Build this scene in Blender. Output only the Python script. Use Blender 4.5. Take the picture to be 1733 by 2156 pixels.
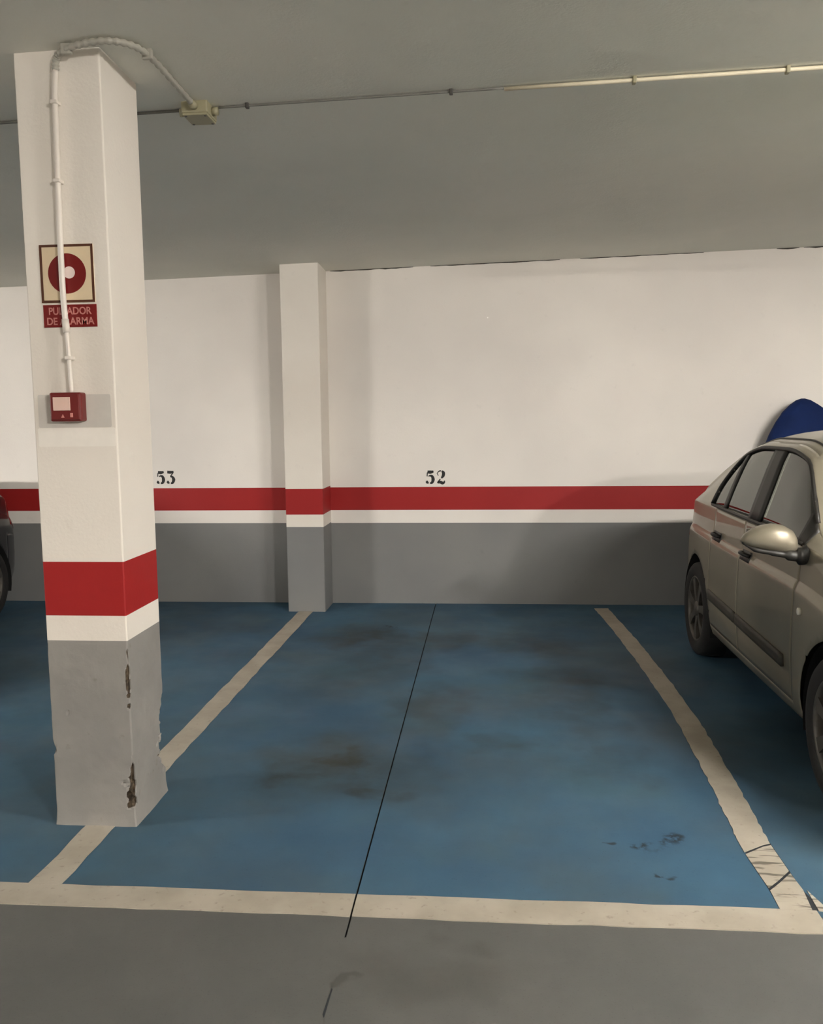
import bpy, bmesh, math, random
import numpy as np
from mathutils import Vector, Matrix

for o in list(bpy.data.objects):
    bpy.data.objects.remove(o, do_unlink=True)
scene = bpy.context.scene
COL = scene.collection
random.seed(7)

# ------------------------------------------------------------------ camera
cam_d = bpy.data.cameras.new('camera')
cam = bpy.data.objects.new('camera', cam_d)
COL.objects.link(cam)
scene.camera = cam
cam_d.sensor_fit = 'HORIZONTAL'
cam_d.sensor_width = 36.0
cam_d.lens = 36.0 * 1820.0 / 1733.0
cam_d.clip_start = 0.05
RIGHT = (0.99625, 0.08575, -0.01159)
UP = (0.00234, 0.10723, 0.99423)
FWD = (-0.08650, 0.99053, -0.10663)
cam.matrix_world = Matrix(((RIGHT[0], UP[0], -FWD[0], 0.0),
                           (RIGHT[1], UP[1], -FWD[1], 0.0),
                           (RIGHT[2], UP[2], -FWD[2], 1.45),
                           (0, 0, 0, 1)))

# ------------------------------------------------------------------ world, exposure
world = bpy.data.worlds.new('garage_air')
scene.world = world
world.use_nodes = True
world.node_tree.nodes['Background'].inputs[0].default_value = (1.0, 0.95, 0.88, 1)
world.node_tree.nodes['Background'].inputs[1].default_value = 0.0
vs = scene.view_settings
vs.view_transform = 'Standard'
vs.look = 'None'
vs.gamma = 1.0
vs.use_curve_mapping = False
vs.exposure = 2.42
LAMP_COLOR = (1.0, 0.955, 0.895, 1)
LAMPS = [  # x, y, turn about z, strength of the tubes
    (2.75, 1.40, 0.0, 130.0),
    (-6.3, 1.60, 0.0, 192.0),
    (4.2, -3.60, math.pi / 2, 465.0),
]

# ------------------------------------------------------------------ garage dimensions
YW = 6.70                      # back wall
XMIN, XMAX, YMIN = -9.5, 9.0, -7.0
def ceil_z(x, y):
    return 2.583 + 0.0226 * (x + 1.35) + 0.0235 * (6.70 - y)

# ------------------------------------------------------------------ material helpers
class NT:
    def __init__(self, name):
        self.m = bpy.data.materials.new(name)
        self.m.use_nodes = True
        self.t = self.m.node_tree
        self.b = self.t.nodes['Principled BSDF']
        tc = self.t.nodes.new('ShaderNodeTexCoord')
        self.co = tc.outputs['Object']
    def link(self, a, b):
        self.t.links.new(a, b)
    def set(self, sock, v):
        if hasattr(v, 'is_linked') or isinstance(v, bpy.types.NodeSocket):
            self.link(v, sock)
        else:
            sock.default_value = v
    def noise(self, scale, detail=4.0, rough=0.55, co=None, dist=0.0):
        n = self.t.nodes.new('ShaderNodeTexNoise')
        n.inputs['Scale'].default_value = scale
        n.inputs['Detail'].default_value = detail
        n.inputs['Roughness'].default_value = rough
        n.inputs['Distortion'].default_value = dist
        self.link(co or self.co, n.inputs['Vector'])
        return n.outputs['Fac']
    def noisecol(self, scale, detail=2.0):
        n = self.t.nodes.new('ShaderNodeTexNoise')
        n.inputs['Scale'].default_value = scale
        n.inputs['Detail'].default_value = detail
        self.link(self.co, n.inputs['Vector'])
        return n.outputs['Color']
    def vmath(self, op, a, b=None, scale=None):
        n = self.t.nodes.new('ShaderNodeVectorMath')
        n.operation = op
        self.set(n.inputs[0], a)
        if b is not None:
            self.set(n.inputs[1], b)
        if scale is not None:
            n.inputs['Scale'].default_value = scale
        return n.outputs['Value'] if op in ('LENGTH', 'DOT_PRODUCT') else n.outputs['Vector']
    def math(self, op, a, b=0.0, clamp=False):
        n = self.t.nodes.new('ShaderNodeMath')
        n.operation = op
        n.use_clamp = clamp
        self.set(n.inputs[0], a)
        self.set(n.inputs[1], b)
        return n.outputs[0]
    def remap(self, v, a, b, c=0.0, d=1.0, smooth=True):
        n = self.t.nodes.new('ShaderNodeMapRange')
        n.interpolation_type = 'SMOOTHSTEP' if smooth else 'LINEAR'
        self.set(n.inputs[0], v)
        for i, x in enumerate((a, b, c, d)):
            n.inputs[i + 1].default_value = x
        return n.outputs[0]
    def mix(self, fac, a, b):
        n = self.t.nodes.new('ShaderNodeMix')
        n.data_type = 'RGBA'
        self.set(n.inputs[0], fac)
        self.set(n.inputs[6], a if isinstance(a, bpy.types.NodeSocket) else (*a[:3], 1))
        self.set(n.inputs[7], b if isinstance(b, bpy.types.NodeSocket) else (*b[:3], 1))
        return n.outputs[2]
    def bump(self, h, strength, dist=0.01):
        n = self.t.nodes.new('ShaderNodeBump')
        n.inputs['Strength'].default_value = strength
        n.inputs['Distance'].default_value = dist
        self.link(h, n.inputs['Height'])
        self.link(n.outputs[0], self.b.inputs['Normal'])
    def fin(self, color=None, rough=0.6, metal=0.0, spec=0.5, coat=0.0):
        if color is not None:
            self.set(self.b.inputs['Base Color'], color if isinstance(color, bpy.types.NodeSocket) else (*color[:3], 1))
        self.set(self.b.inputs['Roughness'], rough)
        self.b.inputs['Metallic'].default_value = metal
        self.b.inputs['Specular IOR Level'].default_value = spec
        self.b.inputs['Coat Weight'].default_value = coat
        return self.m

def plain(name, color, rough=0.5, metal=0.0, var=0.08, scale=9.0, coat=0.0, spec=0.5, bump=0.0, bscale=60.0):
    n = NT(name)
    f = n.noise(scale)
    d = tuple(c * (1 - var) for c in color)
    l = tuple(min(1, c * (1 + var)) for c in color)
    c = n.mix(n.remap(f, 0.3, 0.7), d, l)
    if bump:
        n.bump(n.noise(bscale, 5.0), bump, 0.004)
    return n.fin(c, rough, metal, spec, coat)

def rgb(r, g, b):
    f = lambda c: (c / 12.92 if c <= 0.04045 else ((c + 0.055) / 1.055) ** 2.4)
    return tuple(f(v / 255.0) for v in (r, g, b))

def wall_paint(name, a, b, bump=0.25, rough=0.75):
    n = NT(name)
    big = n.noise(0.9, 3.0, 0.5)
    fine = n.noise(14.0, 5.0, 0.6)
    c = n.mix(n.remap(big, 0.3, 0.72), a, b)
    c = n.mix(n.remap(fine, 0.62, 0.8, 0.0, 0.25), c, tuple(x * 0.82 for x in a))
    h = n.math('ADD', n.noise(6.0, 3.0), n.math('MULTIPLY', n.noise(90.0, 3.0), 0.35))
    n.bump(h, bump, 0.006)
    return n.fin(c, rough, spec=0.3)

M = {}
M['white'] = wall_paint('white_wall_paint', rgb(226, 220, 213), rgb(238, 232, 224))
M['white_pillar'] = wall_paint('white_pillar_paint', rgb(222, 214, 203), rgb(236, 230, 220), 0.4)
M['red'] = wall_paint('red_band_paint', rgb(148, 29, 29), rgb(158, 32, 31), 0.2, 0.55)
M['grey'] = wall_paint('grey_dado_paint', rgb(118, 118, 118), rgb(129, 128, 126), 0.25, 0.6)
M['ceiling'] = wall_paint('ceiling_plaster', rgb(229, 229, 219), rgb(238, 236, 226), 0.5, 0.9)

def grey_pillar_paint():
    n = NT('chipped_grey_pillar_paint')
    big = n.noise(3.0, 4.0)
    c = n.mix(n.remap(big, 0.3, 0.7), rgb(131, 128, 124), rgb(145, 141, 136))
    fine = n.noise(25.0, 5.0)
    c = n.mix(n.remap(fine, 0.63, 0.78, 0, 0.4), c, rgb(106, 99, 88))
    at = n.t.nodes.new('ShaderNodeAttribute')
    at.attribute_name = 'chip'
    raw = n.mix(n.remap(n.noise(60.0, 4.0), 0.35, 0.65), rgb(84, 72, 58), rgb(54, 46, 36))
    c = n.mix(n.remap(at.outputs['Fac'], 0.35, 0.6), c, raw)
    n.bump(n.noise(30.0, 5.0), 0.35, 0.005)
    return n.fin(c, 0.65, spec=0.3)
M['grey_pillar'] = grey_pillar_paint()

def blob(n, co, cx, cy, rx, ry, lo=0.35):
    v = n.vmath('SUBTRACT', co, (cx, cy, 0))
    v = n.vmath('DIVIDE', v, (rx, ry, 1000.0))
    return n.remap(n.vmath('LENGTH', v), 1.0, lo, 0.0, 1.0)

def blue_floor_paint():
    n = NT('blue_floor_paint')
    wob = n.vmath('SCALE', n.vmath('SUBTRACT', n.noisecol(3.2, 4.0), (0.5, 0.5, 0.5)), scale=0.65)
    co = n.vmath('ADD', n.co, wob)
    big = n.noise(0.8, 4.0, 0.55)
    c = n.mix(n.remap(big, 0.3, 0.7), rgb(53, 81, 104), rgb(65, 97, 117))
    # greenish and violet cast of worn paint
    c = n.mix(n.remap(n.noise(1.7, 3.0), 0.5, 0.75, 0, 0.5), c, rgb(63, 90, 97))
    c = n.mix(n.remap(n.noise(1.1, 5.0, 0.6), 0.38, 0.68, 0, 0.6), c, rgb(68, 82, 88))
    stains = [  # x, y, rx, ry, strength
        (-0.57, 3.62, 0.17, 0.26, 1.0), (-0.79, 3.36, 0.26, 0.18, 0.85), (-0.46, 3.22, 0.22, 0.13, 0.8),
        (-0.62, 3.48, 0.5, 0.6, 0.65), (-0.85, 5.65, 0.42, 0.36, 0.85), (-0.60, 5.2, 0.40, 0.8, 0.55),
        (-0.25, 4.25, 0.24, 0.6, 0.5), (-0.35, 5.6, 0.35, 0.35, 0.6), (0.30, 5.5, 0.40, 0.45, 0.55),
        (0.42, 4.4, 0.30, 1.1, 0.5), (-0.9, 4.6, 0.3, 0.6, 0.3), (0.05, 3.75, 0.25, 0.14, 0.45), (0.5, 3.5, 0.35, 0.35, 0.4),
    ]
    mask = None
    for x, y, rx, ry, s in stains:
        b = n.math('MULTIPLY', blob(n, co, x, y, rx, ry, 0.2), s)
        mask = b if mask is None else n.math('MAXIMUM', mask, b)
    mask = n.math('MULTIPLY', mask, n.remap(n.noise(7.0, 5.0), 0.25, 0.62, 0.45, 1.0))
    c = n.mix(mask, c, rgb(47, 52, 50))
    scuff = None
    for x, y, rx, ry in ((0.577, 2.86, 0.05, 0.07), (0.46, 2.88, 0.035, 0.025), (0.60, 2.70, 0.03, 0.02), (-0.70, 5.9, 0.08, 0.05)):
        b = blob(n, co, x, y, rx, ry, 0.3)
        scuff = b if scuff is None else n.math('MAXIMUM', scuff, b)
    scuff = n.math('MULTIPLY', scuff, n.remap(n.noise(38.0, 3.0), 0.42, 0.55))
    c = n.mix(n.math('MULTIPLY', scuff, 0.85), c, rgb(28, 32, 36))
    spk = n.noise(120.0, 2.0)
    c = n.mix(n.remap(spk, 0.66, 0.74, 0, 0.25), c, rgb(36, 44, 50))
    n.bump(n.noise(45.0, 5.0), 0.12, 0.003)
    return n.fin(c, n.remap(n.noise(2.0), 0.3, 0.7, 0.5, 0.7), spec=0.2)
M['blue'] = blue_floor_paint()

def aisle_concrete():
    n = NT('grey_aisle_floor_paint')
    big = n.noise(0.9, 5.0, 0.6)
    c = n.mix(n.remap(big, 0.3, 0.7), rgb(81, 81, 79), rgb(92, 91, 88))
    wob = n.vmath('SCALE', n.vmath('SUBTRACT', n.noisecol(4.0, 4.0), (0.5, 0.5, 0.5)), scale=0.4)
    co = n.vmath('ADD', n.co, wob)
    m = n.math('MULTIPLY', blob(n, co, -0.16, 2.10, 0.35, 0.16, 0.1), 0.4)
    m = n.math('MAXIMUM', m, n.math('MULTIPLY', blob(n, co, -0.05, 2.25, 0.12, 0.08, 0.1), 0.4))
    m = n.math('MAXIMUM', m, n.math('MULTIPLY', blob(n, co, -0.33, 2.02, 0.05, 0.03, 0.3), 0.6))
    c = n.mix(m, c, rgb(58, 57, 53))
    c = n.mix(n.remap(n.noise(2.2, 3.0), 0.55, 0.72, 0, 0.35), c, rgb(92, 84, 78))
    c = n.mix(n.remap(n.noise(150.0, 2.0), 0.6, 0.72, 0, 0.3), c, rgb(60, 59, 57))
    n.bump(n.noise(60.0, 5.0), 0.2, 0.003)
    return n.fin(c, 0.6, spec=0.35)
M['aisle'] = aisle_concrete()

def line_paint(name, wear):
    n = NT(name)
    c = n.mix(n.remap(n.noise(5.0, 4.0), 0.3, 0.7), rgb(156, 148, 134), rgb(172, 164, 150))
    c = n.mix(n.remap(n.noise(45.0, 4.0), 0.6, 0.74, 0, 0.5), c, rgb(126, 117, 103))
    if wear:
        st = n.t.nodes.new('ShaderNodeMapping')
        st.inputs['Rotation'].default_value = (0, 0, math.radians(28))
        st.inputs['Scale'].default_value = (6.0, 46.0, 1.0)
        n.link(n.co, st.inputs['Vector'])
        f = n.noise(1.0, 3.0, 0.6, st.outputs[0])
        c = n.mix(n.remap(f, 0.52, 0.62, 0, 0.75), c, rgb(62, 57, 50))
    else:
        d = n.noise(1.6, 4.0)
        c = n.mix(n.remap(d, 0.58, 0.78, 0, 0.35), c, rgb(112, 104, 92))
    n.bump(n.noise(70.0, 4.0), 0.15, 0.002)
    return n.fin(c, 0.6, spec=0.3)
M['line'] = line_paint('cream_line_paint', False)
M['line_worn'] = line_paint('scuffed_line_paint', True)
M['black_paint'] = plain('black_stencil_paint', rgb(34, 34, 34), 0.7, var=0.3, scale=60)
M['groove'] = plain('joint_dirt', rgb(30, 34, 38), 0.9, var=0.3)
M['crack'] = plain('dark_crack', rgb(70, 66, 60), 0.9, var=0.3, scale=40)
M['plastic_white'] = plain('white_plastic_conduit', rgb(224, 216, 206), 0.4, var=0.04)
M['plastic_grey'] = plain('dusty_grey_plastic', rgb(170, 167, 156), 0.5, var=0.08)
M['plastic_cream'] = plain('cream_plastic_conduit', rgb(226, 216, 190), 0.4, var=0.05)
M['cable_grey'] = plain('grey_cable', rgb(120, 118, 112), 0.6, var=0.1)
M['jbox'] = plain('beige_junction_box', rgb(156, 150, 122), 0.5, var=0.06)
M['clip'] = plain('dark_clip', rgb(70, 68, 64), 0.5)
M['sign_field'] = plain('sign_photoluminescent_cream', rgb(226, 206, 172), 0.4, var=0.03)
M['sign_border'] = plain('sign_brown_border', rgb(84, 48, 30), 0.45, var=0.1)
M['sign_red'] = plain('sign_red', rgb(116, 17, 16), 0.4, var=0.06)
M['sign_text'] = plain('sign_text_pink', rgb(196, 128, 120), 0.5, var=0.05)
M['sign_white'] = plain('sign_white', rgb(232, 214, 206), 0.4, var=0.03)
M['alarm_red'] = plain('alarm_red_plastic', rgb(104, 27, 26), 0.4, var=0.05)
M['alarm_glass'] = plain('alarm_window', rgb(216, 184, 170), 0.3, var=0.05)
M['patch'] = plain('patch_paint', rgb(202, 196, 187), 0.8, var=0.03, scale=20)
M['patch_light'] = plain('light_patch_paint', rgb(233, 227, 217), 0.8, var=0.02, scale=20)
M['fixture'] = plain('lamp_housing_white', rgb(225, 225, 220), 0.4, var=0.02)
M['blue_cloth'] = plain('blue_nylon', rgb(18, 36, 80), 0.8, spec=0.15, var=0.15, scale=5, bump=0.3, bscale=18)
M['blue_cord'] = plain('dark_blue_cord', rgb(18, 30, 60), 0.6)

def emission(name, strength):
    m = bpy.data.materials.new(name)
    m.use_nodes = True
    t = m.node_tree
    t.nodes.clear()
    e = t.nodes.new('ShaderNodeEmission')
    e.inputs[0].default_value = LAMP_COLOR
    e.inputs[1].default_value = strength
    o = t.nodes.new('ShaderNodeOutputMaterial')
    t.links.new(e.outputs[0], o.inputs[0])
    return m

# ------------------------------------------------------------------ mesh helpers
def tag(o, label=None, cat=None, group=None, kind=None):
    if label: o['label'] = label
    if cat: o['category'] = cat
    if group: o['group'] = group
    if kind: o['kind'] = kind
    return o

def empty(name, loc=(0, 0, 0), rz=0.0, parent=None):
    o = bpy.data.objects.new(name, None)
    o.empty_display_size = 0.2
    COL.objects.link(o)
    o.location = loc
    o.rotation_euler = (0, 0, rz)
    if parent: o.parent = parent
    return o

def mesh_obj(name, verts, faces, mat, parent=None, smooth=False, loc=None):
    me = bpy.data.meshes.new(name)
    me.from_pydata([tuple(v) for v in verts], [], faces)
    me.validate()
    me.update()
    bm = bmesh.new()
    bm.from_mesh(me)
    bmesh.ops.recalc_face_normals(bm, faces=bm.faces)
    bm.to_mesh(me)
    bm.free()
    me.materials.append(mat)
    if smooth:
        for p in me.polygons:
            p.use_smooth = True
    o = bpy.data.objects.new(name, me)
    COL.objects.link(o)
    if parent: o.parent = parent
    if loc: o.location = loc
    return o

class MB:
    """collects shapes of ONE object"""
    def __init__(self):
        self.v, self.f = [], []
    def add(self, vs_, fs_):
        k = len(self.v)
        self.v += [tuple(v) for v in vs_]
        self.f += [tuple(i + k for i in f) for f in fs_]
        return self
    def box(self, x0, x1, y0, y1, z0, z1):
        return self.add([(x0, y0, z0), (x1, y0, z0), (x1, y1, z0), (x0, y1, z0), (x0, y0, z1), (x1, y0, z1), (x1, y1, z1), (x0, y1, z1)],
                        [(0, 3, 2, 1), (4, 5, 6, 7), (0, 1, 5, 4), (1, 2, 6, 5), (2, 3, 7, 6), (3, 0, 4, 7)])
    def bbox(self, x0, x1, y0, y1, z0, z1, r=0.01, seg=2):
        """box with rounded edges"""
        bm = bmesh.new()
        bmesh.ops.create_cube(bm, size=1.0)
        for v in bm.verts:
            v.co = Vector(((x0 + x1) / 2 + v.co.x * (x1 - x0), (y0 + y1) / 2 + v.co.y * (y1 - y0), (z0 + z1) / 2 + v.co.z * (z1 - z0)))
        bmesh.ops.bevel(bm, geom=list(bm.edges), offset=r, segments=seg, profile=0.5, affect='EDGES')
        bm.verts.index_update()
        vv = [tuple(v.co) for v in bm.verts]
        ff = [tuple(v.index for v in f.verts) for f in bm.faces]
        bm.free()
        return self.add(vv, ff)
    def prism(self, poly, z0, z1):
        n = len(poly)
        vv = [(x, y, z0) for x, y in poly] + [(x, y, z1) for x, y in poly]
        ff = [tuple(range(n))[::-1], tuple(range(n, 2 * n))] + [(i, (i + 1) % n, n + (i + 1) % n, n + i) for i in range(n)]
        return self.add(vv, ff)
    def tube(self, pts, r, seg=10, cap=True):
        pts = [Vector(p) for p in pts]
        rs = r if isinstance(r, (list, tuple)) else [r] * len(pts)
        vv, ff = [], []
        ref = None
        for i, p in enumerate(pts):
            d = (pts[min(i + 1, len(pts) - 1)] - pts[max(i - 1, 0)]).normalized()
            if ref is None:
                ref = Vector((0, 0, 1)) if abs(d.z) < 0.9 else Vector((1, 0, 0))
            a = (ref - d * ref.dot(d)).normalized()
            ref = a
            b = d.cross(a)
            for k in range(seg):
                t = 2 * math.pi * k / seg
                vv.append(p + (a * math.cos(t) + b * math.sin(t)) * rs[i])
        for i in range(len(pts) - 1):
            for k in range(seg):
                k2 = (k + 1) % seg
                ff.append((i * seg + k, i * seg + k2, (i + 1) * seg + k2, (i + 1) * seg + k))
        if cap:
            ff.append(tuple(range(seg))[::-1])
            ff.append(tuple(range((len(pts) - 1) * seg, len(pts) * seg)))
        return self.add(vv, ff)
    def lathe_x(self, prof, c, seg=40, closed=False):
        """profile of (radius, x offset) revolved about an X axis through c"""
        vv, ff = [], []
        n = len(prof)
        for k in range(seg):
            t = 2 * math.pi * k / seg
            for r, x in prof:
                vv.append((c[0] + x, c[1] + r * math.cos(t), c[2] + r * math.sin(t)))
        m = n if closed else n - 1
        for k in range(seg):
            k2 = (k + 1) % seg
            for i in range(m):
                j = (i + 1) % n
                ff.append((k * n + i, k * n + j, k2 * n + j, k2 * n + i))
        return self.add(vv, ff)
    def build(self, name, mat, parent=None, smooth=False, loc=None):
        return mesh_obj(name, self.v, self.f, mat, parent, smooth, loc)

def smooth_curve(pts, n=8):
    """Catmull-Rom through 3-D points"""
    P = [Vector(p) for p in pts]
    out = []
    for i in range(len(P) - 1):
        p0 = P[max(i - 1, 0)]; p1 = P[i]; p2 = P[i + 1]; p3 = P[min(i + 2, len(P) - 1)]
        for k in range(n):
            t = k / n
            out.append(0.5 * ((2 * p1) + (p2 - p0) * t + (2 * p0 - 5 * p1 + 4 * p2 - p3) * t * t + (3 * p1 - p0 - 3 * p2 + p3) * t ** 3))
    out.append(P[-1])
    return out

def round_rect(x0, x1, y0, y1, r, seg=4):
    out = []
    for cx, cy, a0 in ((x1 - r, y1 - r, 0), (x0 + r, y1 - r, 90), (x0 + r, y0 + r, 180), (x1 - r, y0 + r, 270)):
        for k in range(seg + 1):
            a = math.radians(a0 + 90 * k / seg)
            out.append((cx + r * math.cos(a), cy + r * math.sin(a)))
    return out

# ================================================================== THE SETTING
BAY = 2.275
LX = [-1.383 + BAY * k for k in range(-3, 5)]        # bay lines
JX = -0.400                                            # expansion joint in the floor
JW = 0.0030
YF0, YF1 = 2.370, 2.487                                # front line

fm = MB()
fm.box(XMIN, JX - JW, YMIN, YW + 0.1, -0.15, 0.0)
fm.box(JX + JW, XMAX, YMIN, YW + 0.1, -0.15, 0.0)
fm.box(JX - JW, JX + JW, YMIN, YW + 0.1, -0.15, -0.007)
floor = fm.build('floor', M['aisle'])
tag(floor, 'painted concrete garage floor with a grey aisle', kind='structure')
j = MB()
j.box(JX - JW, JX + JW, 2.10, YW, -0.0068, -0.0055)
tag(j.build('expansion_joint', M['groove'], floor), 'thin dark straight joint across the blue bay')
j = MB()
j.box(JX - JW, JX + JW, YMIN, 2.27, -0.0055, -0.0004)
j.build('joint_filler', M['aisle'], floor)
j = MB()
j.add([(JX - .004, 1.95, .0006), (JX + .001, 1.94, .0006), (JX + .004, 2.045, .0006), (JX + .001, 2.05, .0006),
       (JX - .004, 1.95, -.001), (JX + .001, 1.94, -.001), (JX + .004, 2.045, -.001), (JX + .001, 2.05, -.001)],
      [(0, 1, 2, 3), (7, 6, 5, 4), (0, 1, 5, 4), (1, 2, 6, 5), (2, 3, 7, 6), (3, 0, 4, 7)])
j.build('scratch', M['groove'], floor)

# blue paint, one coat per bay (bay 52 is cut by the joint)
edges = [XMIN] + [x for x in LX if XMIN < x < XMAX] + [XMAX]
for a, b in zip(edges[:-1], edges[1:]):
    cuts = [a, JX - JW, JX + JW, b] if a < JX < b else [a, b]
    bp = MB()
    for c0, c1 in zip(cuts[::2], cuts[1::2]):
        bp.box(c0, c1, YF1 - 0.03, YW, -0.0005, 0.0020)
    bp.build('blue_bay_paint', M['blue'], floor)

def ribbon(pts, w, z0, z1, name, mat, parent, label=None, wob=0.004, step=0.09):
    """hand painted line: a strip along (x, y) points with slightly wavy edges"""
    mb = MB()
    cen = []
    for (a, b) in zip(pts[:-1], pts[1:]):
        n = max(2, int(math.dist(a, b) / step))
        for k in range(n):
            t = k / n
            cen.append((a[0] + (b[0] - a[0]) * t, a[1] + (b[1] - a[1]) * t))
    cen.append(pts[-1])
    L, Rr = [], []
    for i, c in enumerate(cen):
        p, q = cen[max(i - 1, 0)], cen[min(i + 1, len(cen) - 1)]
        d = Vector((q[0] - p[0], q[1] - p[1])).normalized()
        nrm = Vector((-d.y, d.x))
        L.append(Vector(c) + nrm * (w / 2 + random.uniform(-wob, wob)))
        Rr.append(Vector(c) - nrm * (w / 2 + random.uniform(-wob, wob)))
    n = len(cen)
    vv = [(v.x, v.y, z) for z in (z0, z1) for v in L + Rr]
    ff = []
    for i in range(n - 1):
        ff.append((2 * n + i, 2 * n + i + 1, 3 * n + i + 1, 3 * n + i))
        ff.append((i, n + i, n + i + 1, i + 1))
        ff.append((i, i + 1, 2 * n + i + 1, 2 * n + i))
        ff.append((n + i, 3 * n + i, 3 * n + i + 1, n + i + 1))
    ff += [(0, 2 * n, 3 * n, n), (n - 1, 2 * n - 1, 4 * n - 1, 3 * n - 1)]
    o = mesh_obj(name, vv, ff, mat, parent)
    if label: o['label'] = label
    return o

for x in LX:
    if abs(x + 1.383) < 0.1:
        ribbon([(-1.372, YW - 0.01), (-1.383, 4.5), (-1.392, YF1 - 0.01)], 0.108, 0.0010, 0.0040, 'bay_line', M['line'], floor,
               'cream painted line running under the pillar')
    elif abs(x - 0.892) < 0.1:
        cv = [(p.x, p.y) for p in smooth_curve([(0.868, YW - 0.14, 0), (0.930, 5.4, 0), (0.956, 4.3, 0), (0.935, 3.5, 0), (0.906, 2.92, 0)], 10)]
        ln = ribbon(cv, 0.104, 0.0010, 0.0040, 'bay_line', M['line'], floor, 'cream painted line beside the silver car', 0.004, 0.05)
        for nm, mt, poly, zt in (('line_dirt', 'groove', [(.856, 2.93), (.958, 2.93), (.962, 2.60), (.985, 2.49), (.862, 2.49)], .0026),
                             ('bay_line', 'line', [(.854, 2.925), (.957, 2.925), (.956, 2.892), (.930, 2.880), (.853, 2.826)], .0042),
                             ('bay_line', 'line_worn', [(.853, 2.812), (.925, 2.866), (.956, 2.880), (.958, 2.712), (.905, 2.650), (.862, 2.604)], .0040),
                             ('bay_line', 'line_worn', [(.862, 2.590), (.905, 2.636), (.958, 2.698), (.963, 2.600), (.950, 2.486), (.858, 2.486)], .0040),
                             ('bay_line', 'line_worn', [(.974, 2.600), (1.000, 2.486), (.968, 2.486)], .0040)):
            MB().prism(poly, 0.0010, zt).build(nm, M[mt], floor)
    elif XMIN < x < XMAX:
        ribbon([(x, YW - (1.25 if -4 < x < -3 else 0.02)), (x, YF1 - 0.01)], 0.105, 0.0010, 0.0040, 'bay_line', M['line'], floor)
YFC = (YF0 + YF1) / 2
ribbon([(XMIN, YFC - 0.01), (-1.5, YFC - 0.003), (JX - JW, YFC)], YF1 - YF0, -0.0005, 0.0036, 'front_line', M['line'], floor, 'cream line between blue bays and grey aisle', 0.003)
ribbon([(JX + JW, YFC), (0.4, YFC + 0.003), (0.962, YFC + 0.003)], YF1 - YF0, -0.0005, 0.0036, 'front_line', M['line'], floor, None, 0.003)
ribbon([(0.985, YFC + 0.003), (XMAX, YFC + 0.003)], YF1 - YF0, -0.0005, 0.0036, 'front_line', M['line'], floor, None, 0.003)

# ceiling: one sloping slab
def slab(name, x0, x1, y0, y1, th, mat):
    vv = []
    for dz in (0, th):
        for x, y in ((x0, y0), (x1, y0), (x1, y1), (x0, y1)):
            vv.append((x, y, ceil_z(x, y) + dz))
    return mesh_obj(name, vv, [(0, 3, 2, 1), (4, 5, 6, 7), (0, 1, 5, 4), (1, 2, 6, 5), (2, 3, 7, 6), (3, 0, 4, 7)], mat)
ceiling = slab('ceiling', XMIN - 0.2, XMAX + 0.2, YMIN - 0.2, YW + 0.2, 0.25, M['ceiling'])
tag(ceiling, 'rough plastered grey concrete ceiling', kind='structure')

def painted_wall(name, x0, x1, y0, y1, zs, label):
    """wall box with painted bands: grey dado, white band, red band, white above"""
    zg, zw, zr = zs
    top = max(ceil_z(x, y) for x in (x0, x1) for y in (y0, y1)) + 0.02
    w = MB().box(x0, x1, y0, y1, zr, top).build(name, M['white'])
    tag(w, label, kind='structure')
    MB().box(x0, x1, y0, y1, zw, zr).build('red_band', M['red'], w)
    MB().box(x0, x1, y0, y1, zg, zw).build('white_band', M['white'], w)
    MB().box(x0, x1, y0, y1, -0.02, zg).build('grey_dado', M['grey'], w)
    return w
ZB = (0.643, 0.745, 0.925)
wall_back = painted_wall('wall_back', XMIN, XMAX, YW, YW + 0.2, ZB, 'white back wall with red band and grey dado')
painted_wall('wall_front', XMIN, XMAX, YMIN - 0.2, YMIN, ZB, 'white wall across the aisle with red band')
painted_wall('wall_left', XMIN - 0.2, XMIN, YMIN, YW, ZB, 'white left wall with red band')
painted_wall('wall_right', XMAX, XMAX + 0.2, YMIN, YW, ZB, 'white right wall with red band')

# hairline cracks where the wall meets the ceiling
def crack(x0, x1, th, seed):
    r = random.Random(seed)
    n = max(4, int((x1 - x0) / 0.04))
    up, lo = [], []
    for i in range(n + 1):
        x = x0 + (x1 - x0) * i / n
        z = ceil_z(x, YW) - 0.003
        up.append((x, z + 0.004))
        lo.append((x, z - th * r.uniform(0.1, 1.0) * min(1, i * 0.5, (n - i) * 0.5)))
    vv = [(x, y, z) for y in (YW - 0.0015, YW + 0.01) for x, z in up + lo]
    m = n + 1
    ff = []
    for i in range(n):
        ff += [(i, i + 1, m + i + 1, m + i), (2 * m + i, 3 * m + i, 3 * m + i + 1, 2 * m + i + 1),
               (m + i, m + i + 1, 3 * m + i + 1, 3 * m + i)]
    mesh_obj('crack', vv, ff, M['crack'], wall_back)
crack(-1.19, -0.55, 0.007, 1)
crack(-0.42, 0.55, 0.005, 2)
crack(0.7, 1.6, 0.003, 5)
crack(2.12, 2.28, 0.016, 3)
crack(2.31, 2.9, 0.018, 4)

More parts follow.
